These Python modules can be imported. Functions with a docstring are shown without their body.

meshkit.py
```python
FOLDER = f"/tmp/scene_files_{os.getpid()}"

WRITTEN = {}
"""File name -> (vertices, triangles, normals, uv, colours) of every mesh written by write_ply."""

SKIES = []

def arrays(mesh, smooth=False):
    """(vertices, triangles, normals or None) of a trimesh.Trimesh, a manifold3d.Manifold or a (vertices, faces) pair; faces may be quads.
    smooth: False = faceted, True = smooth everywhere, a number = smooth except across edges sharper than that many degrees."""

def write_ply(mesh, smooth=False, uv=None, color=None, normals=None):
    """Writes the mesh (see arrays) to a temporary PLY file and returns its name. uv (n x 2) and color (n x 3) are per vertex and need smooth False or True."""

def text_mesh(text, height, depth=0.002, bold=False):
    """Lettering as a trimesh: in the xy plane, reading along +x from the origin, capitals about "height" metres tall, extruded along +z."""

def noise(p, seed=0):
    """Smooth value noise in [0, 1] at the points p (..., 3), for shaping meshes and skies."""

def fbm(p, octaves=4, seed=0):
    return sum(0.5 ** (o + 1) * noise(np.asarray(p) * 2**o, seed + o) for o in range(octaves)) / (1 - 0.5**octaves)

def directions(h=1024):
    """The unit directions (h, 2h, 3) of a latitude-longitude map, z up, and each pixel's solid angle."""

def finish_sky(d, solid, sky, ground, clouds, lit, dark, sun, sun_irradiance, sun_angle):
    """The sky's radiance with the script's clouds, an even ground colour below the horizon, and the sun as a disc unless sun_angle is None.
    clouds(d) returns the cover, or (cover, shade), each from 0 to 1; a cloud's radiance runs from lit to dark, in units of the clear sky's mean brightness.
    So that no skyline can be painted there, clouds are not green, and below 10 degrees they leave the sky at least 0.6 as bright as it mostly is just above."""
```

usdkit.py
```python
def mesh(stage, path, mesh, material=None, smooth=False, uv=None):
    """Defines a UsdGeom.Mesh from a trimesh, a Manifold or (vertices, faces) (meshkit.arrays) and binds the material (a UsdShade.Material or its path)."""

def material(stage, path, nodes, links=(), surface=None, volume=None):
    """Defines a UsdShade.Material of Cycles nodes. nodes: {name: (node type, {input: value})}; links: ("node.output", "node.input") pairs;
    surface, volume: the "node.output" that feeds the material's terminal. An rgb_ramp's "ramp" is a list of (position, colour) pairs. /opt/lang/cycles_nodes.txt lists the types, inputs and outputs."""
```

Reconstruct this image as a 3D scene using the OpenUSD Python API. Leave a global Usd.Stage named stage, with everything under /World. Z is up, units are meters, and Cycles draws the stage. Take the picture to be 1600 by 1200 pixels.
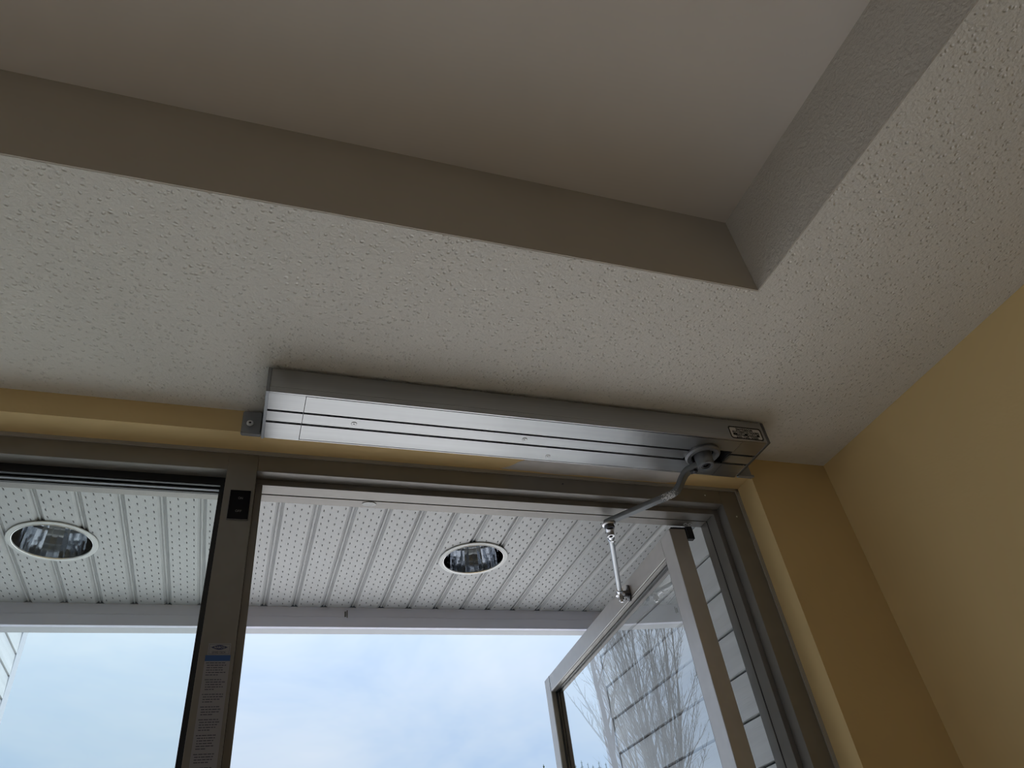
import math, random
import numpy as np, trimesh, manifold3d as m3
import meshkit, usdkit
from pxr import Usd, UsdGeom, UsdLux, UsdShade, Gf, Sdf

stage = Usd.Stage.CreateInMemory()
UsdGeom.SetStageUpAxis(stage, UsdGeom.Tokens.z)
UsdGeom.SetStageMetersPerUnit(stage, 1.0)
world = UsdGeom.Xform.Define(stage, '/World')
stage.SetDefaultPrim(world.GetPrim())
UsdGeom.Scope.Define(stage, '/World/Looks')

# Survey units: the lens is the origin and the low ceiling is 1.0 above it; SC metres to a unit.
SC, EYE = 0.87, 1.5
T = lambda p: np.asarray(p, float) * SC + np.array([0, 0, EYE])
FLOOR = -EYE / SC

# ------------------------------------------------------------------ camera
EXPOSURE = 0.0
ROT = np.array([[0.94378002, -0.30882818, -0.11791707], [0.111879, 0.63405396, -0.76515271], [0.3110665, 0.70894339, 0.63295884]])
cam = UsdGeom.Camera.Define(stage, '/World/camera')
cam.CreateHorizontalApertureAttr(36.0)
cam.CreateVerticalApertureAttr(27.0)
cam.CreateFocalLengthAttr(1140.02 / 1600 * 36.0)
cam.CreateClippingRangeAttr(Gf.Vec2f(0.02, 500))
cam.CreateExposureAttr(EXPOSURE)
r_, u_, b_ = ROT[0], -ROT[1], -ROT[2]
cam.AddTransformOp().Set(Gf.Matrix4d(*[*map(float, r_), 0.0], *[*map(float, u_), 0.0], *[*map(float, b_), 0.0], 0.0, 0.0, EYE, 1.0))

# ------------------------------------------------------------------ sky (bright overcast)
SKY = 0.93
usdkit.material(stage, '/World/Looks/sky', {
    'tc': ('texture_coordinate', {}),
    'map': ('mapping', {'scale': (1.0, 1.0, 2.2)}),
    'n': ('noise_texture', {'scale': 3.2, 'detail': 5.0, 'roughness': 0.55, 'distortion': 0.4}),
    'r': ('rgb_ramp', {'ramp': [(0.28, (0.42, 0.60, 0.88)), (0.45, (0.53, 0.69, 0.91)), (0.62, (0.63, 0.76, 0.93)), (0.8, (0.72, 0.82, 0.95))]}),
    'sep': ('separate_xyz', {}),
    'up': ('map_range', {'range_type': 'smoothstep', 'from_min': 0.15, 'from_max': 1.0, 'to_min': 1.0, 'to_max': 2.9, 'clamp': True}),
    'st': ('math', {'math_type': 'multiply', 'value2': SKY}),
    'pale': ('map_range', {'range_type': 'smoothstep', 'from_min': 0.15, 'from_max': 0.8, 'to_min': 0.0, 'to_max': 0.8, 'clamp': True}),
    'mx': ('mix_color', {'b': (0.80, 0.80, 0.80)}),
    'bg': ('background_shader', {})},
    [('tc.generated', 'map.vector'), ('map.vector', 'n.vector'), ('n.fac', 'r.fac'), ('tc.generated', 'sep.vector'), ('sep.z', 'up.value'), ('up.result', 'st.value1'),
     ('sep.z', 'pale.value'), ('pale.result', 'mx.fac'), ('r.color', 'mx.a'), ('mx.result', 'bg.color'), ('st.value', 'bg.strength')], surface='bg.background')
dome = UsdLux.DomeLight.Define(stage, '/World/sky')
dome.CreateIntensityAttr(1.0)
UsdShade.MaterialBindingAPI.Apply(dome.GetPrim()).Bind(UsdShade.Material.Get(stage, '/World/Looks/sky'))

# ------------------------------------------------------------------ materials
def plain(name, color, rough=0.5, metal=0.0, **kw):
    return usdkit.material(stage, '/World/Looks/' + name, {'p': ('principled_bsdf', dict(base_color=color, roughness=rough, metallic=metal, **kw))}, surface='p.BSDF')

def textured(name, color, var, scale, bump=0.0, bscale=None, rough=0.6, metal=0.0, stretch=(1, 1, 1), detail=3.0, dist=0.002, **kw):
    lo = tuple(max(0, c * (1 - var)) for c in color); hi = tuple(min(1, c * (1 + var)) for c in color)
    nodes = {'g': ('geometry', {}), 'm': ('mapping', {'scale': stretch}), 'n': ('noise_texture', {'scale': scale, 'detail': detail}),
             'r': ('rgb_ramp', {'ramp': [(0.3, lo), (0.7, hi)]}), 'p': ('principled_bsdf', dict(roughness=rough, metallic=metal, **kw))}
    links = [('g.position', 'm.vector'), ('m.vector', 'n.vector'), ('n.fac', 'r.fac'), ('r.color', 'p.base_color')]
    if bump:
        nodes['bn'] = ('noise_texture', {'scale': bscale or scale, 'detail': 2.0})
        nodes['b'] = ('bump', {'strength': bump, 'distance': dist})
        links += [('m.vector', 'bn.vector'), ('bn.fac', 'b.height'), ('b.normal', 'p.normal')]
    return usdkit.material(stage, '/World/Looks/' + name, nodes, links, surface='p.BSDF')

# ceiling: off-white paint over a sprayed orange-peel texture with scattered pits
usdkit.material(stage, '/World/Looks/ceiling_paint', {
    'g': ('geometry', {}), 'n1': ('noise_texture', {'scale': 210.0, 'detail': 2.0, 'roughness': 0.5}),
    'w': ('noise_texture', {'scale': 60.0, 'detail': 2.0}), 'wm': ('vector_math', {'math_type': 'multiply_add', 'vector2': (0.006, 0.006, 0.006)}),
    'n2': ('voronoi_texture', {'scale': 105.0, 'feature': 'f1', 'randomness': 1.0}),
    'pit': ('map_range', {'from_min': 0.10, 'from_max': 0.34, 'to_min': 0.0, 'to_max': 1.0, 'clamp': True}),
    's1': ('math', {'math_type': 'multiply', 'value2': 1.0}), 'sum': ('math', {'math_type': 'add'}),
    'b': ('bump', {'strength': 0.7, 'distance': 0.0018}),
    'p': ('principled_bsdf', {'base_color': (0.76, 0.725, 0.675), 'roughness': 0.85, 'specular_ior_level': 0.2})},
    [('g.position', 'n1.vector'), ('g.position', 'w.vector'), ('w.color', 'wm.vector1'), ('g.position', 'wm.vector3'), ('wm.vector', 'n2.vector'), ('n2.distance', 'pit.value'), ('n1.fac', 's1.value1'), ('s1.value', 'sum.value1'), ('pit.result', 'sum.value2'),
     ('sum.value', 'b.height'), ('b.normal', 'p.normal')], surface='p.BSDF')
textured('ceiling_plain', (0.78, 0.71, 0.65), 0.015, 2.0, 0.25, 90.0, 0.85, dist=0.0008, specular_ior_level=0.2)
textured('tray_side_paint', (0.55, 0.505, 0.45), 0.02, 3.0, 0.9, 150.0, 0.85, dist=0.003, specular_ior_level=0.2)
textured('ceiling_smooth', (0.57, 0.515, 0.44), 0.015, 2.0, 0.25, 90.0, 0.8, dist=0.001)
textured('pale_wall', (0.76, 0.72, 0.66), 0.02, 1.5, 0.0, rough=0.7)
textured('wall_paint', (0.73, 0.535, 0.265), 0.02, 1.5, 0.25, 160.0, 0.6, dist=0.001, specular_ior_level=0.3)
textured('filler', (0.60, 0.57, 0.55), 0.06, 30.0, 0.2, 60.0, 0.8)
plain('caulk', (0.42, 0.40, 0.37), 0.6)
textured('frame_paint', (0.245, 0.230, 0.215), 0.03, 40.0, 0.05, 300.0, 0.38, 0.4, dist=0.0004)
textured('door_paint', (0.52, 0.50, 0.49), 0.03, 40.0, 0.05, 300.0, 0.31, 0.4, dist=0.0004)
plain('gasket', (0.012, 0.013, 0.016), 0.45)
plain('dark_seam', (0.01, 0.009, 0.008), 0.9)
# brushed anodised aluminium, brushed along x
textured('aluminium', (0.385, 0.39, 0.395), 0.05, 60.0, 0.06, 200.0, 0.34, 0.97, stretch=(0.03, 1, 1), dist=0.0004)
textured('aluminium_cap', (0.30, 0.31, 0.33), 0.04, 60.0, 0.05, 200.0, 0.45, 0.7, dist=0.0004)
plain('cap_dark', (0.13, 0.13, 0.135), 0.45, 0.8)
plain('arm_ring', (0.19, 0.195, 0.21), 0.42, 0.5)
usdkit.material(stage, '/World/Looks/arm_grey', {      # grey lacquer, rubbed bright where the arm knocks the frame
    'g': ('geometry', {}), 'n': ('noise_texture', {'scale': 420.0, 'detail': 2.0}),
    'sp': ('vector_math', {'math_type': 'distance', 'vector2': tuple(T((0.934, 1.300, 0.858)))}),
    'near': ('map_range', {'from_min': 0.010, 'from_max': 0.030, 'to_min': 0.13, 'to_max': -0.2, 'clamp': True}),
    'add': ('math', {'math_type': 'add'}),
    'r': ('rgb_ramp', {'ramp': [(0.60, (0.19, 0.20, 0.215)), (0.64, (0.75, 0.75, 0.76))]}),
    'p': ('principled_bsdf', {'roughness': 0.42, 'metallic': 0.45})},
    [('g.position', 'n.vector'), ('g.position', 'sp.vector1'), ('sp.value', 'near.value'), ('n.fac', 'add.value1'), ('near.result', 'add.value2'), ('add.value', 'r.fac'), ('r.color', 'p.base_color')], surface='p.BSDF')
plain('zinc', (0.62, 0.62, 0.64), 0.28, 1.0)
plain('dark_steel', (0.10, 0.10, 0.11), 0.35, 0.9)
plain('rod_metal', (0.42, 0.43, 0.45), 0.35, 0.85)
plain('screw', (0.75, 0.76, 0.77), 0.4, 0.3)
textured('soffit_vinyl', (0.425, 0.43, 0.435), 0.015, 3.0, 0.0, rough=0.45)
plain('hole', (0.17, 0.17, 0.175), 0.9)
textured('beam_paint', (0.62, 0.64, 0.76), 0.02, 6.0, 0.0, rough=0.5)
textured('siding_paint', (0.47, 0.49, 0.51), 0.09, 14.0, 0.5, 60.0, 0.6, stretch=(1, 0.12, 1.6), dist=0.002)
plain('trim_white', (0.42, 0.44, 0.48), 0.5)
plain('lamp_trim', (0.55, 0.56, 0.555), 0.35)
plain('lamp_bead', (0.9, 0.9, 0.9), 0.2, 0.6)
plain('reflector', (0.55, 0.57, 0.60), 0.07, 1.0)
plain('bulb', (0.55, 0.55, 0.52), 0.25)
plain('bark', (0.055, 0.048, 0.045), 0.9)
plain('needles', (0.035, 0.055, 0.035), 0.9)
textured('paving', (0.81, 0.77, 0.72), 0.06, 1.2, 0.0, rough=0.9)
textured('floor_tile', (0.66, 0.56, 0.45), 0.05, 2.0, 0.0, rough=0.45)
plain('roofing', (0.12, 0.12, 0.12), 0.9)
plain('plate_black', (0.006, 0.006, 0.009), 0.5, specular_ior_level=0.15)
plain('pivot_black', (0.022, 0.022, 0.027), 0.5)
plain('plate_edge', (0.16, 0.155, 0.16), 0.4)
plain('lettering_grey', (0.20, 0.20, 0.21), 0.6)
plain('ink', (0.004, 0.004, 0.005), 0.6)
plain('paper', (0.62, 0.60, 0.58), 0.6)
plain('decal_film', (0.31, 0.305, 0.34), 0.55)
plain('decal_ink', (0.085, 0.085, 0.12), 0.6)
plain('decal_blue', (0.035, 0.10, 0.30), 0.5)
plain('decal_navy', (0.03, 0.04, 0.12), 0.5)

def pane(name, tint, ior):
    usdkit.material(stage, '/World/Looks/' + name, {'f': ('fresnel', {'IOR': ior}), 'geo': ('geometry', {}), 'front': ('math', {'math_type': 'subtract', 'value1': 1.0}), 'k': ('math', {'math_type': 'multiply'}), 't': ('transparent_bsdf', {'color': tint}),
        'g': ('glossy_bsdf', {'color': (1, 1, 1), 'roughness': 0.0}), 'm': ('mix_closure', {})},
        [('geo.backfacing', 'front.value2'), ('f.fac', 'k.value1'), ('front.value', 'k.value2'), ('k.value', 'm.fac'), ('t.BSDF', 'm.closure1'), ('g.BSDF', 'm.closure2')], surface='m.closure')
pane('glass_clear', (0.97, 0.985, 0.985), 4.4)
pane('glass_tinted', (0.93, 0.965, 0.955), 1.5)

# ------------------------------------------------------------------ helpers
taken, base_of = set(), {}
def path_for(parent, name):
    p = f'{parent}/{name}'; k = 0
    while p in taken:
        k += 1; p = f'{parent}/{name}_{k:03d}'
    taken.add(p)
    return p

def data(prim, **kw):
    for k, v in kw.items():
        if v: prim.SetCustomDataByKey(k, v)

def thing(name, label, cat, base, group=None, kind=None):
    p = path_for('/World', name)
    x = UsdGeom.Xform.Define(stage, p)
    x.AddTranslateOp().Set(Gf.Vec3d(*map(float, T(base))))
    base_of[p] = T(base)
    data(x.GetPrim(), label=label, category=cat, group=group, kind=kind)
    return p

def obj(name, mesh, mat, parent='/World', smooth=False, label=None, cat=None, group=None, kind=None):
    p = path_for(parent, name)
    v, f, _ = meshkit.arrays(mesh)
    top = '/'.join(p.split('/')[:3])
    off = base_of.get(top, np.zeros(3))
    m = usdkit.mesh(stage, p, trimesh.Trimesh(T(v) - off, f, process=False), '/World/Looks/' + mat, smooth=smooth)
    data(m.GetPrim(), label=label, category=cat, group=group, kind=kind)
    return p

cat_ = lambda *ms: trimesh.util.concatenate([tm(m) for m in ms])
def tm(m):
    v, f, _ = meshkit.arrays(m)
    return trimesh.Trimesh(v, f, process=False)

def bx(x0, x1, y0, y1, z0, z1, c=0.0):
    lo, hi = np.array([min(x0, x1), min(y0, y1), min(z0, z1)]), np.array([max(x0, x1), max(y0, y1), max(z0, z1)])
    if not c:
        b = trimesh.creation.box(hi - lo); b.apply_translation((lo + hi) / 2); return b
    pts = []
    for s in np.ndindex(2, 2, 2):
        q = np.where(s, hi, lo); d = np.where(s, -1.0, 1.0) * c
        for k in range(3):
            e = d.copy(); e[k] = 0; pts.append(q + e)
    return trimesh.convex.convex_hull(np.array(pts))

def extr(poly, a, b, axis):
    """polygon extruded from a to b: axis x: (y, z); axis y: (x, z); axis z: (x, y)"""
    m = tm(m3.CrossSection([np.asarray(poly, float)], m3.FillRule.NonZero).extrude(b - a))
    v = m.vertices; c = v[:, 2] + a
    if axis == 'x': m.vertices = np.stack([c, v[:, 0], v[:, 1]], 1)
    elif axis == 'y':
        m.vertices = np.stack([v[:, 0], c, v[:, 1]], 1); m.invert()
    else: m.vertices = np.stack([v[:, 0], v[:, 1], c], 1)
    return m

def man(m):
    m = tm(m); m.merge_vertices()
    return m3.Manifold(m3.Mesh(np.asarray(m.vertices, np.float32), np.asarray(m.faces, np.uint32)))

def cyl(p, q, r0, r1=None, n=20):
    p, q = np.asarray(p, float), np.asarray(q, float); r1 = r0 if r1 is None else r1
    d = q - p; L = np.linalg.norm(d); d /= L
    a = np.cross(d, [0, 0, 1.0] if abs(d[2]) < .9 else [1.0, 0, 0]); a /= np.linalg.norm(a); b = np.cross(d, a)
    t = np.linspace(0, 2 * np.pi, n, endpoint=False)
    ring = np.outer(np.cos(t), a) + np.outer(np.sin(t), b)
    v = np.vstack([p + ring * r0, q + ring * r1, p, q]); f = []
    for i in range(n):
        j = (i + 1) % n
        f += [(i, j, n + j), (i, n + j, n + i), (j, i, 2 * n), (n + i, n + j, 2 * n + 1)]
    return trimesh.Trimesh(v, f, process=False)

def lathe(prof, c, n=40):
    """closed profile of (r, z), turned about the vertical through c"""
    prof = np.asarray(prof, float); k = len(prof)
    t = np.linspace(0, 2 * np.pi, n, endpoint=False)
    v = np.stack([np.outer(np.cos(t), prof[:, 0]) + c[0], np.outer(np.sin(t), prof[:, 0]) + c[1], np.tile(prof[:, 1], (n, 1)) + c[2]], -1).reshape(-1, 3)
    f = []
    for i in range(n):
        for j in range(k):
            a, b = i * k + j, i * k + (j + 1) % k; d, e = ((i + 1) % n) * k + j, ((i + 1) % n) * k + (j + 1) % k
            f += [(a, d, e), (a, e, b)]
    m = trimesh.Trimesh(v, f, process=False)
    if m.volume < 0: m.invert()
    return m

def sweep(path, w, h, side):
    """rectangular bar along a path; side: unit horizontal vector across the bar; w across, h vertical (lists)"""
    path = np.asarray(path, float); n = len(path); side = np.asarray(side, float)
    v = []
    for i in range(n):
        t = path[min(i + 1, n - 1)] - path[max(i - 1, 0)]; t /= np.linalg.norm(t)
        nrm = np.cross(t, side); nrm /= np.linalg.norm(nrm)
        W, H = w[i] / 2, h[i] / 2; c = min(W, H) * 0.28
        for a, b in ((-W + c, -H), (W - c, -H), (W, -H + c), (W, H - c), (W - c, H), (-W + c, H), (-W, H - c), (-W, -H + c)):
            v.append(path[i] + side * a + nrm * b)
    f = []
    for i in range(n - 1):
        for j in range(8):
            k = (j + 1) % 8
            f += [(i * 8 + j, i * 8 + k, i * 8 + 8 + k), (i * 8 + j, i * 8 + 8 + k, i * 8 + 8 + j)]
    for j in range(1, 7):
        f += [(0, j + 1, j), ((n - 1) * 8, (n - 1) * 8 + j, (n - 1) * 8 + j + 1)]
    m = trimesh.Trimesh(np.array(v), f, process=False)
    if m.volume < 0: m.invert()
    return m

def tubes(segs, sides=4):
    """many tapered tubes (path points, radii) as one mesh"""
    V, F, n = [], [], 0
    for pts, rad in segs:
        pts = np.asarray(pts, float); k = len(pts)
        t = np.gradient(pts, axis=0); t /= np.linalg.norm(t, axis=1, keepdims=True) + 1e-12
        a = np.cross(t, [0.31, 0.95, 0.05]); a /= np.linalg.norm(a, axis=1, keepdims=True) + 1e-12; b = np.cross(t, a)
        an = np.linspace(0, 2 * np.pi, sides, endpoint=False)
        ring = pts[:, None] + np.asarray(rad)[:, None, None] * (np.cos(an)[None, :, None] * a[:, None] + np.sin(an)[None, :, None] * b[:, None])
        V.append(ring.reshape(-1, 3))
        i = np.arange(k - 1)[:, None] * sides + np.arange(sides)[None]; j = np.arange(k - 1)[:, None] * sides + (np.arange(sides)[None] + 1) % sides
        F.append(np.concatenate([np.stack([i, j, j + sides], -1).reshape(-1, 3), np.stack([i, j + sides, i + sides], -1).reshape(-1, 3)]) + n)
        n += k * sides
    return trimesh.Trimesh(np.vstack(V), np.vstack(F), process=False)

def words(text, h, at, right, up, depth=0.0006, bold=True, width=None):
    """lettering centred on at, reading along right"""
    m = meshkit.text_mesh(text, h, depth, bold)
    c = (m.bounds[0] + m.bounds[1]) / 2; v = m.vertices - [c[0], c[1], 0]
    if width: v[:, 0] *= width / (m.bounds[1][0] - m.bounds[0][0])
    right, up = np.asarray(right, float), np.asarray(up, float)
    m.vertices = np.asarray(at) + np.outer(v[:, 0], right) + np.outer(v[:, 1], up) + np.outer(v[:, 2], np.cross(right, up))
    return m

# ------------------------------------------------------------------ room shell
D = 1.3054                       # inner face of the front wall
XR = 1.463                       # right wall
XL, YB = -3.4, -5.0              # far left and back walls, out of view
OX0, OX1, OZ = -1.02, 1.204, 0.9455   # opening for the entrance frame
DT = 1.50                        # outer face of the front wall

obj('floor', bx(XL - .2, XR + .2, YB - .2, DT, FLOOR - .1, FLOOR), 'floor_tile', label='pale tiled floor of the entrance lobby', cat='floor', kind='structure')

CX, CY, CT = 0.8895, 0.757, 1.214    # corner and height of the raised tray
TX0, TY0 = -2.5, -3.6
p = thing('ceiling', 'off-white textured ceiling with a raised rectangular tray above the entrance', 'ceiling', (0, 0, 1.0), kind='structure')
obj('ceiling_border', cat_(bx(CX + .003, XR + .1, YB, D + .02, 1.0, 1.06), bx(XL, CX + .003, CY + .003, D + .02, 1.0, 1.06), bx(XL, TX0 - .003, YB, CY + .003, 1.0, 1.06), bx(TX0 - .003, CX + .003, YB, TY0 - .003, 1.0, 1.06)), 'ceiling_paint', p)
obj('tray_panel', bx(TX0 - .1, CX + .1, TY0 - .1, CY + .1, CT, CT + .06), 'ceiling_plain', p)
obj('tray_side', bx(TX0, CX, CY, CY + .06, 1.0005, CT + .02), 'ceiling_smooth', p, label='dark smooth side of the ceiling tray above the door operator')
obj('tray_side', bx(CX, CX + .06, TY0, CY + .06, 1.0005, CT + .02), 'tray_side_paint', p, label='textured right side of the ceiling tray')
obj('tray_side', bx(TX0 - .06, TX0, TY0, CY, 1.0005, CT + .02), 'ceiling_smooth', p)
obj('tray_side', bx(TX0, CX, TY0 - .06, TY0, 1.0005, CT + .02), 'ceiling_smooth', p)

p = thing('wall_front', 'tan painted wall around the entrance doorway under the ceiling', 'wall', (0, D, FLOOR), kind='structure')
obj('wall_header', bx(OX0, OX1, D, DT, OZ, 1.30), 'wall_paint', p)
obj('wall_pier', bx(OX1, XR + .15, D, DT, FLOOR, 1.30), 'wall_paint', p)
obj('wall_pier', bx(XL, OX0, D, DT, FLOOR, 1.30), 'wall_paint', p)
rng = random.Random(3)           # smear of unpainted filler on the underside of the header
edge = [(0.585 + 0.012 * rng.random() - 0.010 * i, D + .004 + i * 0.0105) for i in range(6)]
edge += [(0.62 + k * 0.06, D + .0615 + rng.uniform(-.004, .002)) for k in range(7)] + [(1.02 + .01 * rng.random(), D + .050 - i * .012) for i in range(4)]
obj('filler_patch', extr(edge, OZ - .0006, OZ + .0006, 'z'), 'filler', p, label='smear of unpainted grey filler under the wall header')

obj('wall_right', bx(XR, XR + .15, YB, D + .01, FLOOR, 1.30), 'wall_paint', label='tan painted wall on the right running back from the doorway corner', cat='wall', kind='structure')
WL = [(-0.5, 1.15)]
p = thing('wall_left', 'pale painted lobby wall on the left with a wide window', 'wall', (XL, 0, FLOOR), kind='structure')
ys = [YB, WL[0][0], WL[0][1], D]
for k in (0, 2):
    obj('wall_pier', bx(XL - .15, XL, ys[k], ys[k + 1], FLOOR, 1.30), 'pale_wall', p)
for y0, y1 in WL:
    obj('wall_header', bx(XL - .15, XL, y0, y1, 0.92, 1.30), 'pale_wall', p)
    obj('wall_sill', bx(XL - .15, XL, y0, y1, FLOOR, -1.5), 'pale_wall', p)
obj('wall_back', bx(XL, XR + .15, YB - .15, YB, FLOOR, 1.30), 'pale_wall', label='pale painted lobby wall behind the viewer', cat='wall', kind='structure')
for i, (y0, y1) in enumerate(WL):
    p = thing(f'window_{i + 2}', 'wide lobby window in the left wall beside the entrance', 'window', (XL - .08, y0, -1.5), kind='structure')
    fr = cat_(bx(XL - .10, XL - .05, y0, y0 + .05, -1.5, .92), bx(XL - .10, XL - .05, y1 - .05, y1, -1.5, .92), bx(XL - .10, XL - .05, y0 + .05, y1 - .05, -1.5, -1.45), bx(XL - .10, XL - .05, y0 + .05, y1 - .05, .87, .92))
    obj('window_frame', fr, 'frame_paint', p)
    obj('window_pane', bx(XL - .078, XL - .072, y0 + .05, y1 - .05, -1.45, .87), 'glass_clear', p)

# ------------------------------------------------------------------ entrance frame (fixed)
Y0, Y2, Y3, Y4 = 1.374, 1.404, 1.441, 1.4715      # face, stop, seam, outer edge
JX0, JX1 = 1.142, 1.1948                           # right jamb
HZ0, HZ1 = 0.8975, 0.938                           # head
MX0, MX1 = -0.0674, -0.0082                        # mullion
ST = 0.0145
E_ = 0.0008
p = thing('trim_1', 'taupe metal entrance frame with head, jamb and mullion around the open door', 'door frame', (JX0, Y0, FLOOR), kind='structure')
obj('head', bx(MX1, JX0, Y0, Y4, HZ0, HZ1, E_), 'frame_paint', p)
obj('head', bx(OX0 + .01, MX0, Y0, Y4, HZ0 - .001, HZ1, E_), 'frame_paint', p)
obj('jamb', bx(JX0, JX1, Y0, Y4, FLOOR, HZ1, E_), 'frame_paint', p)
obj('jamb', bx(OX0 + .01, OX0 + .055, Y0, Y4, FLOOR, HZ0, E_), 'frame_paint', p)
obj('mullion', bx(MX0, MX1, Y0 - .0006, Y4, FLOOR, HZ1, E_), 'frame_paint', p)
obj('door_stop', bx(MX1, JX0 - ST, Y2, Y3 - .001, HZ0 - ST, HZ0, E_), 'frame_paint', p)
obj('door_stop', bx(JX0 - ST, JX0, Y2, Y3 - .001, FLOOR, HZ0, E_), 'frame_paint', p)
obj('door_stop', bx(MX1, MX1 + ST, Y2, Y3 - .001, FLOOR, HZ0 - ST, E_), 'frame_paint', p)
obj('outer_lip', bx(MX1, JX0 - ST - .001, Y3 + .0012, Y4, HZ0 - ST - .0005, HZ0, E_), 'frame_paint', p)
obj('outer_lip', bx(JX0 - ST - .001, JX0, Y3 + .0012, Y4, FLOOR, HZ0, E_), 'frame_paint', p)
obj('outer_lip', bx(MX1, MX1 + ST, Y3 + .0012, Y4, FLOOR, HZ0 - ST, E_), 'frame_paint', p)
obj('weather_seal', cat_(bx(MX1, JX0, Y3 - .0012, Y3 + .0014, HZ0 - ST + .0008, HZ0), bx(JX0 - ST + .0008, JX0, Y3 - .0012, Y3 + .0014, FLOOR, HZ0)), 'dark_seam', p)
pad = [(.2410 + .0160 * math.cos(t), 1.4538 + .0095 * math.sin(t)) for t in np.linspace(0, 2 * math.pi, 20, endpoint=False)]
obj('adhesive_pad', extr(pad, HZ0 - ST - .0018, HZ0 - ST - .0004, 'z'), 'lamp_trim', p, label='small pale oval pad stuck under the door head')
obj('caulk_bead', cat_(bx(OX0, OX1, Y0 - .0035, Y0 + .012, HZ1 - .0004, OZ + .001), bx(JX1 - .0004, OX1 + .001, Y0 - .0035, Y0 + .012, FLOOR, OZ)), 'caulk', p)
for x in (1.0715, 1.0845):
    obj('pivot_screw', cat_(lathe([(0.0025, -.0002), (.0058, -.0002), (.0058, .0022), (.0040, .0030), (.0025, .0022)], (x, 1.4575, HZ0 - ST - .0030), 14)), 'screw', p, 30)
    obj('screw_recess', cyl((x, 1.4575, HZ0 - ST - .0026), (x, 1.4575, HZ0 - ST - .0004), .0027, n=10), 'dark_steel', p)
for (x, z) in ((0.6955, 0.9225), (1.172, 0.862), (1.096, 0.92)):
    obj('plug_screw', cyl((x, Y0 - .0012, z), (x, Y0 + .002, z), .0022, n=10), 'dark_steel' if x < .8 else 'screw', p)

# ------------------------------------------------------------------ sidelight
p = thing('window_1', 'fixed glass sidelight in a black gasket left of the mullion', 'window', (OX0 + .055, 1.42, FLOOR), kind='structure')
gx0, gx1, gz1 = OX0 + .055, MX0, HZ0 - .001
def ring(y0, y1, w, z0=FLOOR + .02):
    return cat_(bx(gx0, gx1, y0, y1, gz1 - w, gz1), bx(gx0, gx0 + w * .5, y0, y1, z0, gz1 - w), bx(gx1 - w * .5, gx1, y0, y1, z0, gz1 - w))
obj('inner_gasket', ring(1.407, 1.4135, .0195), 'gasket', p)
obj('spacer_bar', bx(gx0 + .012, gx1 - .012, 1.4215, 1.4290, gz1 - .0222, gz1 - .0190), 'aluminium_cap', p)
obj('outer_gasket', ring(1.4300, 1.4365, .0250), 'gasket', p)
obj('outer_stop', bx(gx0, gx1, 1.4365, Y4, gz1 - .0165, gz1, E_), 'frame_paint', p)
obj('glass_pane', bx(gx0, gx1, 1.4140, 1.4200, FLOOR + .02, gz1), 'glass_tinted', p)

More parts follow.
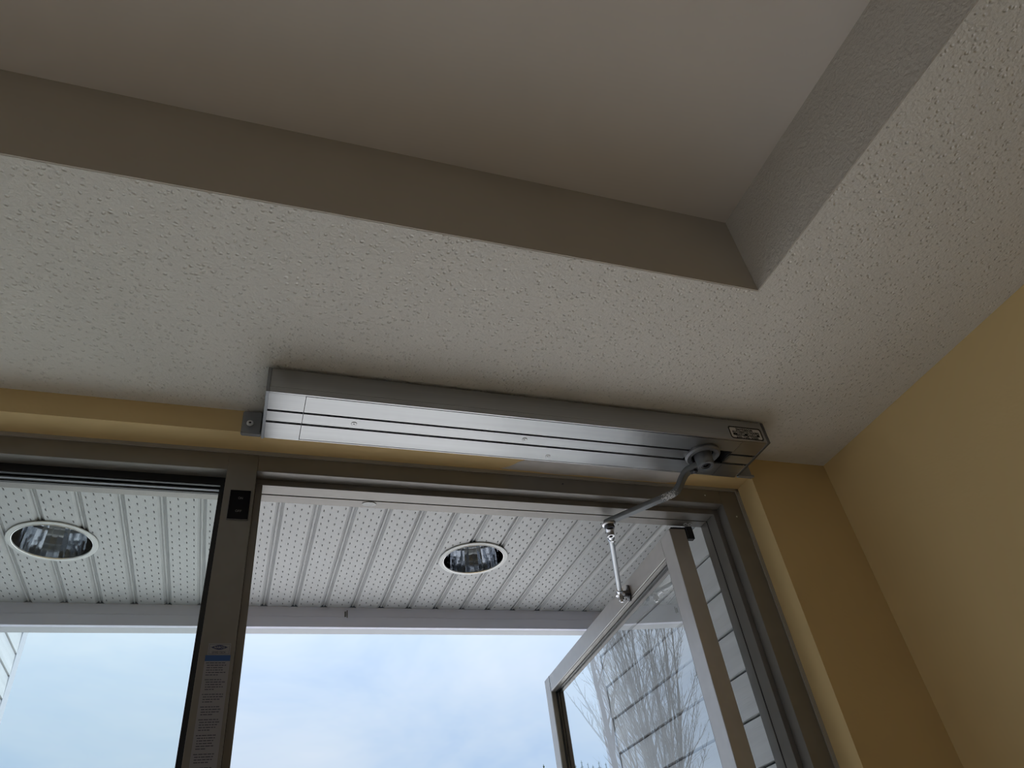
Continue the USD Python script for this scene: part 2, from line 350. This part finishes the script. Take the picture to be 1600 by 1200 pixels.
# ------------------------------------------------------------------ door leaf, swung out about 94 degrees
A = np.array([1.0282, 1.4735, 0.8745])             # inside face, hinge edge, top
UU = np.array([0.06384, 0.99796, 0.0]); NN = np.array([0.99796, -0.06384, 0.0])
def leaf(m):                                        # door space: x along the leaf, y through it (0 inside face), z up from its top
    m = tm(m); v = m.vertices
    m.vertices = A + np.outer(v[:, 0], UU) + np.outer(v[:, 1], NN) + np.outer(v[:, 2], [0, 0, 1.0]); m.invert()
    return m
leafp = lambda x, y, z: A + UU * x + NN * y + np.array([0, 0, z])
DW, DTK, DH = 1.1674, 0.0465, A[2] - FLOOR - .01
p = thing('door_1', 'taupe metal glass door standing open outward', 'door', (A[0], A[1], FLOOR + .01), kind='structure')
SW, RW = 0.058, 0.0556
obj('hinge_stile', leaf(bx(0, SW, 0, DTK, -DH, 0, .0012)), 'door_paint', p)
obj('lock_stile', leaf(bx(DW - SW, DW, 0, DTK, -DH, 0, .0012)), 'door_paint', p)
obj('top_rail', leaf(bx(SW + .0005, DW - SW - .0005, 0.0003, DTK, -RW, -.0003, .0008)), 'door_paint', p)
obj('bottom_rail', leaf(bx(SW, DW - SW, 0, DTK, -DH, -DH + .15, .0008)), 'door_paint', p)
gs = lambda k0, k1, e: cat_(leaf(bx(SW, DW - SW, k0, k1, -RW - e, -RW)), leaf(bx(SW, SW + e, k0, k1, -DH + .15, -RW)), leaf(bx(DW - SW - e, DW - SW, k0, k1, -DH + .15, -RW)))
obj('glazing_stop', gs(.0016, .0170, .0030), 'frame_paint', p)
obj('glazing_gasket', gs(.0170, .0247, .0055), 'gasket', p)
obj('glazing_gasket', gs(.0308, .0460, .0055), 'gasket', p)
obj('glass_pane', leaf(bx(SW, DW - SW, .0250, .0305, -DH + .15, -RW)), 'glass_clear', p)
obj('corner_joint', cat_(leaf(bx(DW - SW - .0004, DW - SW + .0004, -.0003, .002, -RW, 0))), 'dark_seam', p)
obj('screw_hole', leaf(bx(.334, .3375, -.0006, .002, -.0475, -.0420)), 'dark_seam', p)
obj('pivot', leaf(cat_(bx(-.0030, .012, DTK + .0008, DTK + .0215, -.0300, .0065, .002), bx(.004, .03, DTK * .2, DTK + .020, .0005, .0065))), 'pivot_black', p, label='black pivot block at the hinge corner of the open door')

# ------------------------------------------------------------------ door operator
HC = np.array([1.0015, 1.2160])   # spindle axis
HB, HT = 0.9330, 0.9925          # underside and top of the housing
YF, YK = 1.1476, 1.3045          # front and back
HX0, HX1 = -0.0025, 1.1465
SXA, SXB = 0.0672, 1.0788        # seams of the access cover
p = thing('door_operator', 'long brushed aluminium automatic door operator box mounted above the doorway', 'door operator', (.575, D, HB))
G1, G2, GD = (1.2037, 1.2100), (1.2408, 1.2478), .0075
def plate_poly(y0, y1, z0=HB, z1=HB + .012):
    return [(y0, z0), (G1[0], z0), (G1[0], z0 + GD), (G1[1], z0 + GD), (G1[1], z0), (G2[0], z0), (G2[0], z0 + GD), (G2[1], z0 + GD), (G2[1], z0), (y1, z0), (y1, z1), (y0, z1)]
body = man(bx(HX0, HX1, YF, YK, HB + .0122, HT, .0008))
cutbox = man(bx(.962, 1.0755, 1.1955, 1.2455, HB - .02, HB + .040))
obj('housing', cat_(body - cutbox, bx(HX0, HX1, YF, YF + .0050, HB, HB + .0125, .0006)), 'aluminium', p)
obj('left_panel', extr(plate_poly(YF + .0051, YK - .003), HX0, SXA - .0006, 'x'), 'aluminium', p)
obj('access_cover', man(extr(plate_poly(YF + .0062, YK - .0085), SXA + .0006, SXB - .0005, 'x')) - cutbox, 'aluminium', p)
obj('right_panel', extr(plate_poly(YF + .0051, YK - .003), SXB + .0005, HX1, 'x'), 'aluminium', p)
obj('rear_rim', bx(SXA - .0006, SXB + .0005, YK - .0072, YK - .003, HB, HB + .0125, .0006), 'aluminium', p)
obj('spindle_recess', cat_(bx(.962, 1.0755, 1.1955, 1.2455, HB + .036, HB + .040), bx(.9621, .964, 1.1955, 1.2455, HB + .001, HB + .038), bx(1.0735, 1.0754, 1.1955, 1.2455, HB + .004, HB + .038),
    bx(.962, 1.0755, 1.1956, 1.197, HB + .001, HB + .038), bx(.962, 1.0755, 1.2440, 1.2454, HB + .001, HB + .038)), 'dark_seam', p)
obj('end_cap', bx(-.0088, HX0, YF - .0004, YK, HB - .0006, HT + .0006, .0006), 'aluminium_cap', p, label='dark end cap on the left end of the operator')
obj('end_cap', bx(HX1, 1.1545, YF - .0004, YK - .010, HB - .0004, HT + .0006, .0008), 'cap_dark', p)
def lug(x0, x1, xs):
    m = cat_(bx(x0, x1, 1.2965, D, HB + .001, .9955, .003), bx(x0, x1, 1.2915, 1.2968, HB - .0004, HB + .0060, .0008))
    q = obj('mounting_bracket', m, 'aluminium_cap', p)
    if xs:
        obj('bracket_screw', lathe([(.0024, 0), (.0068, 0), (.0068, .003), (.0045, .005), (.0024, .0042)], (0, 0, 0), 18).apply_transform(trimesh.transformations.translation_matrix((xs, 1.2965, .9620)) @ trimesh.transformations.rotation_matrix(math.pi / 2, (1, 0, 0))), 'screw', q, 30)
        obj('screw_recess', cyl((xs, 1.2958, .962), (xs, 1.2915 + .001, .962), .0026, n=8), 'dark_steel', q)
lug(-.0490, -.0088, -.0330)
lug(1.1545, 1.2015, None)
for x, y in ((.1705, 1.2255), (.5470, 1.2245), (.6230, 1.2800)):
    obj('cover_screw', lathe([(0.0018, 0), (.0060, 0), (.0060, -.0005), (.0050, -.0011), (.0018, -.0010)], (x, y, HB), 18), 'screw', p, 30)
    obj('screw_recess', cyl((x, y, HB - .0009), (x, y, HB - .0001), .0017, n=8), 'dark_steel', p)
for g in (G1, G2):
    obj('groove_plug', cyl((1.1395, (g[0] + g[1]) / 2, HB - .0002), (1.1395, (g[0] + g[1]) / 2, HB + .006), .0030, n=10), 'dark_steel', p)
obj('collar_ring', lathe([(.0265, .9300), (.0290, .9240), (.0385, .9235), (.0430, .9275), (.0430, .9328), (.0265, .9328)], (HC[0], HC[1], 0), 44), 'arm_ring', p, 35, label='pale grey collar ring around the spindle')
obj('spindle', cyl((*HC, .966), (*HC, .9326), .0236, n=32), 'dark_steel', p, 30)
# supplier's sticker on the front, right end
def on_front(poly, d0, d1):
    return extr([(x, z) for x, z in poly], d0, d1, 'y')
def round_rect(x0, x1, z0, z1, r, n=5):
    pts = []
    for cx, cz, a0 in ((x1 - r, z0 + r, -90), (x1 - r, z1 - r, 0), (x0 + r, z1 - r, 90), (x0 + r, z0 + r, 180)):
        for k in range(n + 1):
            a = math.radians(a0 + 90 * k / n); pts.append((cx + r * math.cos(a), cz + r * math.sin(a)))
    return pts
s0, s1, t0, t1 = 1.0445, 1.1375, .9360, .9722
obj_st = obj('sticker', on_front(round_rect(s0, s1, t0, t1, .006), YF - .0008, YF), 'paper', p, label='small black-bordered sticker on the right end of the operator front')
rim = m3.CrossSection([np.array(round_rect(s0, s1, t0, t1, .006))], m3.FillRule.NonZero) - m3.CrossSection([np.array(round_rect(s0 + .0029, s1 - .0029, t0 + .0029, t1 - .0029, .005))], m3.FillRule.NonZero)
rm = tm(rim.extrude(.0005)); v = rm.vertices; rm.vertices = np.stack([v[:, 0], v[:, 2] + YF - .0013, v[:, 1]], 1); rm.invert()
obj('sticker_border', rm, 'ink', obj_st)
sx = (s0 + s1) / 2
R_, U_ = (1, 0, 0), (0, 0, 1)
obj('lettering', cat_(words('INTERIOR', .0058, (sx - .002, YF - .0008, .9638), R_, U_, width=.047), words('AUTOMATIC DOORS', .0054, (sx, YF - .0008, .9567), R_, U_, width=.076),
    words('250-765-1000', .0058, (sx, YF - .0008, .9420), R_, U_, width=.062)), 'ink', obj_st)
obj('sticker_band', bx(sx - .0370, sx + .0370, YF - .0013, YF - .0007, .9463, .9525), 'ink', obj_st)
obj('lettering', cat_(words('SALES', .0030, (sx - .016, YF - .0013, .9494), R_, U_, width=.020), words('SERVICE', .0030, (sx + .016, YF - .0013, .9494), R_, U_, width=.026)), 'paper', obj_st)

# ------------------------------------------------------------------ operator arm
ad = np.array([-.605, .796, 0.0]); side = np.array([.796, .605, 0.0])
p = thing('operator_arm', 'grey cranked steel arm joining the operator box to the open door', 'door arm', (HC[0], HC[1], .90))
obj('hub', lathe([(.0001, .9322), (.0215, .9322), (.0215, .9150), (.0200, .9000), (.0185, .8978), (.0122, .8978), (.0116, .9030), (.0001, .9030)], (HC[0], HC[1], 0), 36), 'arm_grey', p, 35)
obj('hub_bolt', cat_(lathe([(.0055, .9031), (.0108, .9031), (.0108, .8992), (.0095, .8985), (.0060, .8985)], (HC[0], HC[1], 0), 24)), 'dark_steel', p, 30)
P0 = np.array([*HC, 0.0])
ts = [(.010, .9085), (.030, .9085), (.044, .9070), (.056, .9010), (.066, .8910), (.076, .8785), (.086, .8690), (.098, .8645), (.13, .8640), (.20, .8635), (.272, .8630), (.284, .8630), (.289, .8630)]
obj('arm_bar', sweep([P0 + ad * t + [0, 0, z] for t, z in ts], [.024, .023, .022, .021, .0205, .0205, .0205, .0205, .0205, .0200, .0195, .0170, .0090], [.0135] * 5 + [.0125] * 2 + [.0115] * 6, side), 'arm_grey', p, 40)
obj('clamp_screw', cat_(cyl((.985, 1.2415, .9010), (.9785, 1.2500, .9010), .0062, n=12), bx(.9800, .9900, 1.2360, 1.2460, .8950, .9060, .001)), 'dark_steel', p)
EL = P0 + ad * .278                       # elbow
ez = .8575
obj('elbow_washer', lathe([(.0040, 0), (.0172, 0), (.0172, -.0035), (.0138, -.0060), (.0040, -.0060)], (EL[0], EL[1], ez), 26), 'zinc', p, 30)
obj('elbow_stud', cat_(lathe([(.0001, -.005), (.0120, -.005), (.0134, -.0095), (.0120, -.0145), (.0001, -.0165)], (EL[0], EL[1], ez), 22)), 'dark_steel', p, 30)
B = leafp(.3060, -.0300, -.0440)          # ball joint at the door
E0 = np.array([EL[0] + .004, EL[1] + .010, ez - .0200]); E1 = B + [0, 0, .004]
rd = (E1 - E0) / np.linalg.norm(E1 - E0)
obj('clevis', cat_(cyl((EL[0], EL[1], ez - .010), E0 + rd * .006, .0112, .0098, 18)), 'zinc', p, 30)
obj('clevis_collar', cat_(cyl(E0 + [0, 0, .006], E0 + [0, 0, -.010], .0096, n=18), cyl(E0 + rd * .004, E0 + rd * .034, .0074, .0068, 16)), 'zinc', p, 30)
obj('collar_bore', cyl(E0 + [0, 0, -.0108], E0 + [0, 0, -.0095], .0042, n=14), 'dark_seam', p)
obj('connecting_rod', cyl(E0 + rd * .020, E1 - rd * .012, .0068, n=18), 'rod_metal', p, 30)
obj('lock_nut', cyl(E0 + rd * .030, E0 + rd * .040, .0088, n=6), 'zinc', p)
obj('rod_socket', cat_(cyl(E1 - rd * .028, E1 + rd * .002, .0086, .0100, 18)), 'zinc', p, 30)
obj('ball_eye', lathe([(.0001, .004), (.0110, .004), (.0140, .001), (.0140, -.003), (.0110, -.0055), (.0001, -.0055)], tuple(B), 24), 'zinc', p, 30)
obj('ball_nut', cat_(cyl(B + [0, 0, -.005], B + [0, 0, -.018], .0082, n=6), cyl(B + [0, 0, -.017], B + [0, 0, -.023], .0055, .0045, 12)), 'zinc', p)
F0 = leafp(.3060, -.0005, -.0400)
obj('bracket_neck', cat_(cyl(B + NN * .006 + [0, 0, .001], F0 - NN * .004, .0085, .0095, 16)), 'dark_steel', p, 30)
q_ = []
for k in range(24):
    a = 2 * math.pi * k / 24; q_.append((.3060 + .0085 * math.cos(a), -.0400 + .016 * (1 if math.sin(a) > 0 else -1) * (0 if abs(math.sin(a)) < 1e-6 else 1) + .0085 * math.sin(a)))
obj('bracket_plate', leaf(extr(q_, -.0055, -.0004, 'y')), 'dark_steel', p, 30)
for s in (-1, 1):
    c0 = leafp(.3060, -.0070, -.0400 + s * .0175)
    obj('bracket_screw', cyl(c0, c0 + NN * .0030, .0045, .0052, 12), 'zinc', p, 30)

# ------------------------------------------------------------------ things on the mullion
p = thing('switch_plate', 'small black ON and OFF switch plate high on the mullion', 'switch', (-.0347, Y0, .7795))
obj('bezel', bx(-.0556, -.0138, Y0 - .0030, Y0 - .0006, .7775, .8468, .0008), 'plate_edge', p)
obj('plate', bx(-.0543, -.0151, Y0 - .0044, Y0 - .0028, .7795, .8455, .0006), 'plate_black', p)
obj('lettering', words('ON', .0046, (-.0334, Y0 - .0044, .8268), R_, U_, .0004), 'lettering_grey', p)
obj('lettering', words('OFF', .0046, (-.0344, Y0 - .0044, .7968), R_, U_, .0004), 'lettering_grey', p)

p = thing('safety_decal', 'tall narrow printed instruction decal with a blue band on the mullion', 'sticker', (-.0355, Y0, .10))
yd = Y0 - .0006
obj('decal_sheet', cat_(bx(-.0533, -.0160, yd - .0003, yd, .5092, .5300), bx(-.0560, -.0145, yd - .0003, yd, .1000, .5090)), 'decal_film', p)
fr_ = cat_(bx(-.0515, -.0178, yd - .0006, yd - .0002, .5280, .5284), bx(-.0515, -.0178, yd - .0006, yd - .0002, .5106, .5110), bx(-.0515, -.0511, yd - .0006, yd - .0002, .5106, .5284), bx(-.0182, -.0178, yd - .0006, yd - .0002, .5106, .5284))
obj('logo_frame', fr_, 'decal_ink', p)
lens = [(-.0347 + .0136 * t, .5225 + .0042 * (1 - abs(t) ** 1.7)) for t in np.linspace(1, -1, 13)] + [(-.0347 + .0136 * t, .5225 - .0042 * (1 - abs(t) ** 1.7)) for t in np.linspace(-1, 1, 13)[1:-1]]
obj('logo', on_front(lens, yd - .0007, yd - .0002), 'decal_navy', p)
obj('lettering', words('NABCO', .0036, (-.0347, yd - .0007, .5225), R_, U_, .0004, width=.0175), 'decal_film', p)
obj('lettering', words('GYRO TECH', .0033, (-.0350, yd - .0002, .5138), R_, U_, .0004, width=.0220), 'decal_ink', p)
obj('blue_band', bx(-.0560, -.0145, yd - .0006, yd - .0002, .4985, .5086), 'decal_blue', p)
rng = random.Random(11)                    # fine print too small to read: lines of word-length strokes
strokes, z = [], .4945
for n_lines, ind in ((6, 0), (5, .002), (4, .001), (4, .001), (5, .001), (6, .001), (4, .001), (9, 0), (7, .001), (7, .001), (7, .001)):
    for k in range(n_lines):
        x = -.0535 + (ind + .002 if k else ind); end = -.0180 - rng.random() * .007 - (.010 if k == n_lines - 1 else 0)
        while x < end - .002:
            w = min(rng.uniform(.0022, .0075), end - x)
            strokes.append(bx(x, x + w, yd - .0005, yd - .0002, z, z + .0014)); x += w + .0011
        z -= .0041
    z -= .0040
    if z < .125: break
obj('fine_print', cat_(*strokes), 'decal_ink', p, kind='stuff')

# ------------------------------------------------------------------ porch: soffit, beam, downlights
H = 1.28
XW, XWL = 1.560, -1.3115         # porch side walls
YW, YBEAM = DT, 2.930
PITCH, X_ = .11674, -.7471
LIGHTS = [(-.6098, 2.4530), (.8078, 2.4600)]
PX0 = -3
RIB, RD = .0285, .0110
p = thing('soffit', 'white perforated porch soffit of ribbed panels outside the door', 'soffit', (0, YBEAM, H), kind='structure')
holes = [man(cyl((x, y, H - .1), (x, y, H + .1), .1265, n=48)) for x, y in LIGHTS]
rng = random.Random(5)
for i in range(PX0 - 2, 20):
    xa, xb = X_ + PITCH * i, X_ + PITCH * (i + 1)
    if xb > XW + .03: xb = XW + .03
    xa = max(xa, XWL - .03) if xb > XWL else xa
    if xb <= XWL - .02: continue
    t = .0016
    r = RIB / 2
    low = [(xa, .0035), (xa + .0022, .0035), (xa + .0034, RD * .8), (xa + .0050, RD * .8), (xa + r, 0), (xb - r, 0), (xb - .0050, RD * .8), (xb - .0034, RD * .8), (xb - .0022, .0035), (xb - .0003, .0035)]
    if xb - xa < PITCH - .001: low = [(xa, 0), (xb - r, 0)] + low[6:] if i < 0 else low[:5] + [(xb, 0)]
    poly = [(x, H + z) for x, z in low] + [(x, H + z + t) for x, z in low[::-1]]
    dx = rng.uniform(-.0006, .0006)
    m = extr([(x, z) for x, z in poly], YW + .002, YBEAM, 'y')
    for (x, y), hm in zip(LIGHTS, holes):
        if xa < x + .13 and xb > x - .13: m = tm(man(m) - hm)
    q = obj('soffit_panel', m, 'soffit_vinyl', p)
    dots = []
    for c in range(4):
        cx = xa + r + .0100 + c * (PITCH - RIB - .0200) / 3
        for k in range(33):
            cy = YW + .025 + k * .0430 + (.0215 if c % 2 else 0)
            if cx > XW - .01 or cy > YBEAM - .01 or any(math.hypot(cx - x, cy - y) < .137 for x, y in LIGHTS): continue
            d = bx(cx - .0016, cx + .0016, cy - .0050, cy + .0050, H - .0014, H + .0004)
            d.vertices[:, 1] += (d.vertices[:, 0] - cx) * .8
            dots.append(d)
    if dots: obj('perforation', cat_(*dots), 'hole', q, kind='stuff')

p = thing('porch_beam', 'pale grey boxed beam along the outer edge of the porch soffit', 'beam', (0, YBEAM, 1.1965), kind='structure')
XB0, XB1 = XWL, XW
obj('beam_face', bx(XB0, XB1, YBEAM, YBEAM + .020, 1.2395, 1.2805, .0006), 'beam_paint', p)
obj('beam_face', bx(XB0, XB1, YBEAM - .0018, YBEAM + .020, 1.1965, 1.2393, .0010), 'beam_paint', p)
obj('beam_underside', bx(XB0, XB1, YBEAM + .0202, YBEAM + .0530, 1.1968, 1.2100, .0010), 'trim_white', p)
obj('beam_outer_face', bx(XB0, XB1, YBEAM + .0532, YBEAM + .075, 1.198, 1.42), 'trim_white', p)
obj('joint_clip', cat_(bx(.388, .3935, YBEAM - .0030, YBEAM, 1.2400, 1.2620), bx(.397, .400, YBEAM - .0026, YBEAM, 1.236, 1.268)), 'roofing', p)
obj('canopy_roof', cat_(bx(-1.4, 1.6, DT - .01, YBEAM + .06, 1.40, 1.44), bx(XWL - .09, XWL - .03, DT, YBEAM + .05, 1.2, 1.40), bx(XW + .03, XW + .06, DT, YBEAM + .05, 1.2805, 1.40)), 'roofing', label='dark roof deck above the porch soffit', cat='roof', kind='structure')

for i, (x, y) in enumerate(LIGHTS):
    p = thing('downlight', ('round recessed downlight in the porch soffit seen through the open doorway', 'round recessed downlight in the porch soffit seen through the sidelight')[1 - i], 'downlight', (x, y, H), group=None)
    z0 = H - .0040
    obj('trim_ring', lathe([(.1165, z0 - .0010), (.1250, z0 - .0018), (.1318, z0 - .0008), (.1330, z0 + .0010), (.1318, z0 + .0026), (.1165, z0 + .0026)], (x, y, 0), 64), 'lamp_trim', p, 30)
    obj('inner_bead', lathe([(.1140, z0 + .001), (.1150, z0 - .0026), (.1165, z0 - .0030), (.1172, z0 - .0008), (.1160, z0 + .004)], (x, y, 0), 64), 'lamp_bead', p, 40)
    rr = [(.1155, z0 + .001), (.1120, z0 + .05), (.1040, z0 + .10), (.0900, z0 + .15), (.0700, z0 + .185), (.0400, z0 + .200), (.0402, z0 + .203), (.0715, z0 + .189), (.0920, z0 + .153), (.1062, z0 + .102), (.1142, z0 + .051), (.1175, z0 + .001)]
    obj('reflector', lathe(rr, (x, y, 0), 40), 'reflector', p)
    obj('lamp', lathe([(.0001, z0 + .090), (.022, z0 + .096), (.034, z0 + .118), (.034, z0 + .135), (.020, z0 + .170), (.018, z0 + .205), (.0001, z0 + .205)], (x, y, 0), 24), 'bulb', p, 40)

# ------------------------------------------------------------------ lap-sided wings either side of the porch
EXP = .1362
def wing(name, label, x, s, y0, y1, ztop, ref, trim):
    """boards on the plane x, facing s (+1 right, -1 left)"""
    p = thing(name, label, 'wall', (x, y0, FLOOR), kind='structure')
    obj('sheathing', bx(x - s * .06, x - s * .0285, y0, y1 - .004, FLOOR, ztop), 'roofing', p)
    k0 = int(math.floor((FLOOR - ref) / EXP))
    for k in range(k0, int((ztop - ref) / EXP) + 1):
        z0, z1 = ref + EXP * k, ref + EXP * (k + 1) - .0085
        if z1 < FLOOR: continue
        z0 = max(z0, FLOOR); z1 = min(z1, ztop)
        if z1 - z0 < .02: continue
        prof = [(x + s * .0050, z0), (x - s * .0010, z1), (x - s * .0300, z1), (x - s * .0300, z0)]
        if s < 0: prof = prof[::-1]
        obj('siding_board', extr(prof, y0, y1 - (trim if trim else 0), 'y'), 'siding_paint', p)
    if trim:
        obj('corner_board', bx(x - s * .06, x + s * .006, y1 - trim, y1, FLOOR, ztop, .0015), 'trim_white', p)
    return p
wing('wing_wall', 'pale grey lap-sided porch wall behind the open glass door', XW, -1, DT + .004, 3.136, 1.2785, 1.1128 - EXP * 12, .110)
wing('wing_wall', 'pale lap-sided wall with white corner board at the lower left beyond the porch', XWL, 1, DT + .004, 5.339, 2.5, 2.088 - EXP * 18, .113)

# ------------------------------------------------------------------ outdoors
obj('pavement', bx(-60, 60, DT, 90, FLOOR - .12, FLOOR - .02), 'paving', label='pale concrete forecourt outside the entrance', cat='pavement', kind='structure')
obj('pavement', bx(-60, XL - .2, -60, DT, FLOOR - .12, FLOOR - .02), 'paving', label='pale concrete yard outside the left lobby windows', cat='pavement', kind='structure')

def cam_ray(px, py):
    r = ROT.T @ np.array([(px - 800) / 1140.02, (py - 600) / 1140.02, 1.0])
    return r / np.hypot(r[0], r[1])                     # unit horizontal length
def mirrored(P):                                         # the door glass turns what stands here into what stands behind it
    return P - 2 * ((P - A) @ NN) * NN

TW = .0072
def bare_tree(base, height, seed, stems, wide, r0):
    rng = np.random.default_rng(seed)
    big, mid, fine = [], [], []
    trunk_h = height * .17
    def grow(p, d, L, r, level):
        n = 7 if level < 2 else (5 if level == 2 else 4)
        pts, rad = [p], [r]
        dd = d / np.linalg.norm(d)
        for i in range(n - 1):
            dd = dd + rng.normal(0, .045 if level < 2 else .08, 3) + np.array([0, 0, .055 if level else .0]); dd /= np.linalg.norm(dd)
            pts.append(pts[-1] + dd * L / (n - 1)); rad.append(r * (1 - .78 * (i + 1) / (n - 1)))
        (big, mid, fine, fine)[level].append((pts, rad))
        if level == 3: return
        m = (20, 9, 4)[level]
        for k in range(m):
            t = rng.uniform(.12, .97); f = t * (n - 1); i = min(int(f), n - 2); q = pts[i] + (pts[i + 1] - pts[i]) * (f - i)
            ax = pts[i + 1] - pts[i]; ax /= np.linalg.norm(ax)
            o = np.cross(ax, rng.normal(size=3)); o /= np.linalg.norm(o)
            ang = rng.uniform(.30, .62)
            grow(q, ax * math.cos(ang) + o * math.sin(ang), L * (1 - .55 * t) * rng.uniform(.20, .38), max(r * (1 - .7 * t) * .50, TW * 1.3 if level < 2 else TW), level + 1)
    trunk = ([base, base + [0.02, 0, trunk_h * .5], base + [0, .02, trunk_h]], [.36, .30, .28])
    top = base + np.array([0, 0, trunk_h])
    for k in range(stems):
        a = 2 * math.pi * k / stems + rng.uniform(-.2, .2); sp = rng.uniform(.05, wide) if k else 0.03
        grow(top - [0, 0, rng.uniform(0, trunk_h * .4)], np.array([math.cos(a) * sp, math.sin(a) * sp, 1.0]), height * rng.uniform(.68, .85), rng.uniform(.045, .08) if k else r0, 0)
    return trunk, big, mid, fine

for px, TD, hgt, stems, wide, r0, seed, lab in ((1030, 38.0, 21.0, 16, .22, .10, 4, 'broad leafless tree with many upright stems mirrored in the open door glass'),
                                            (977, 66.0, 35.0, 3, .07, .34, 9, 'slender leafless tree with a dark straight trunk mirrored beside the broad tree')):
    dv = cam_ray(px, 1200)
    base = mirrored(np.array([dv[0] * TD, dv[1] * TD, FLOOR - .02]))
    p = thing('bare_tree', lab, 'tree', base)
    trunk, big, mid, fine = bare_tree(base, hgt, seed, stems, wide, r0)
    obj('trunk', tubes([trunk], 10), 'bark', p, True)
    for b in big: obj('bough', tubes([b], 6), 'bark', p, True)
    obj('branches', tubes(mid, 4), 'bark', p, kind='stuff')
    obj('twigs', tubes(fine, 3), 'bark', p, kind='stuff')

def conifer(px, py, dist, label, seed):
    d = cam_ray(px, py); top = d * dist
    base = np.array([top[0], top[1], FLOOR - .02]); hgt = top[2] - base[2]
    rng = np.random.default_rng(seed)
    p = thing('evergreen_tree', label, 'tree', base, group=None)
    obj('trunk', cyl(base, base + [0, 0, hgt * .985], .30, .02, 8), 'bark', p)
    segs = []
    tiers = 42
    for k in range(tiers):
        f = (k + .5) / tiers; z = hgt * (.10 + .90 * f); R = hgt * .10 * (1 - f) ** .85 + .04
        for j in range(12):
            a = rng.uniform(0, 2 * math.pi); L = R * rng.uniform(.6, 1.2)
            s = base + [0, 0, z]; e = s + np.array([math.cos(a) * L, math.sin(a) * L, -.30 * L]); mdl = (s + e) / 2 + [0, 0, .08 * L]
            segs.append(([s, mdl, e], [.03 + .06 * R, .03 + .10 * R, .008]))
    segs.append(([base + [0, 0, hgt * .97], base + [0, 0, hgt]], [.05, .01]))
    obj('foliage', tubes(segs, 4), 'needles', p, kind='stuff')
for k, (px, py, dist, lab) in enumerate([(849, 1194, 46, 'distant evergreen whose tip shows left of the open door edge'),
        (899, 1194, 66, 'distant evergreen low behind the door glass, nearest the lock stile'), (908, 1188, 58, 'distant evergreen seen through the door glass, second from the lock stile'),
        (918, 1191, 78, 'distant evergreen seen through the door glass, third from the lock stile'), (926, 1195, 52, 'distant evergreen seen through the door glass, fourth from the lock stile'),
        (935, 1189, 70, 'distant evergreen seen through the door glass, fifth from the lock stile'), (946, 1191, 62, 'distant evergreen beside the end of the siding behind the door glass')]):
    conifer(px, py, dist, lab, 20 + k)
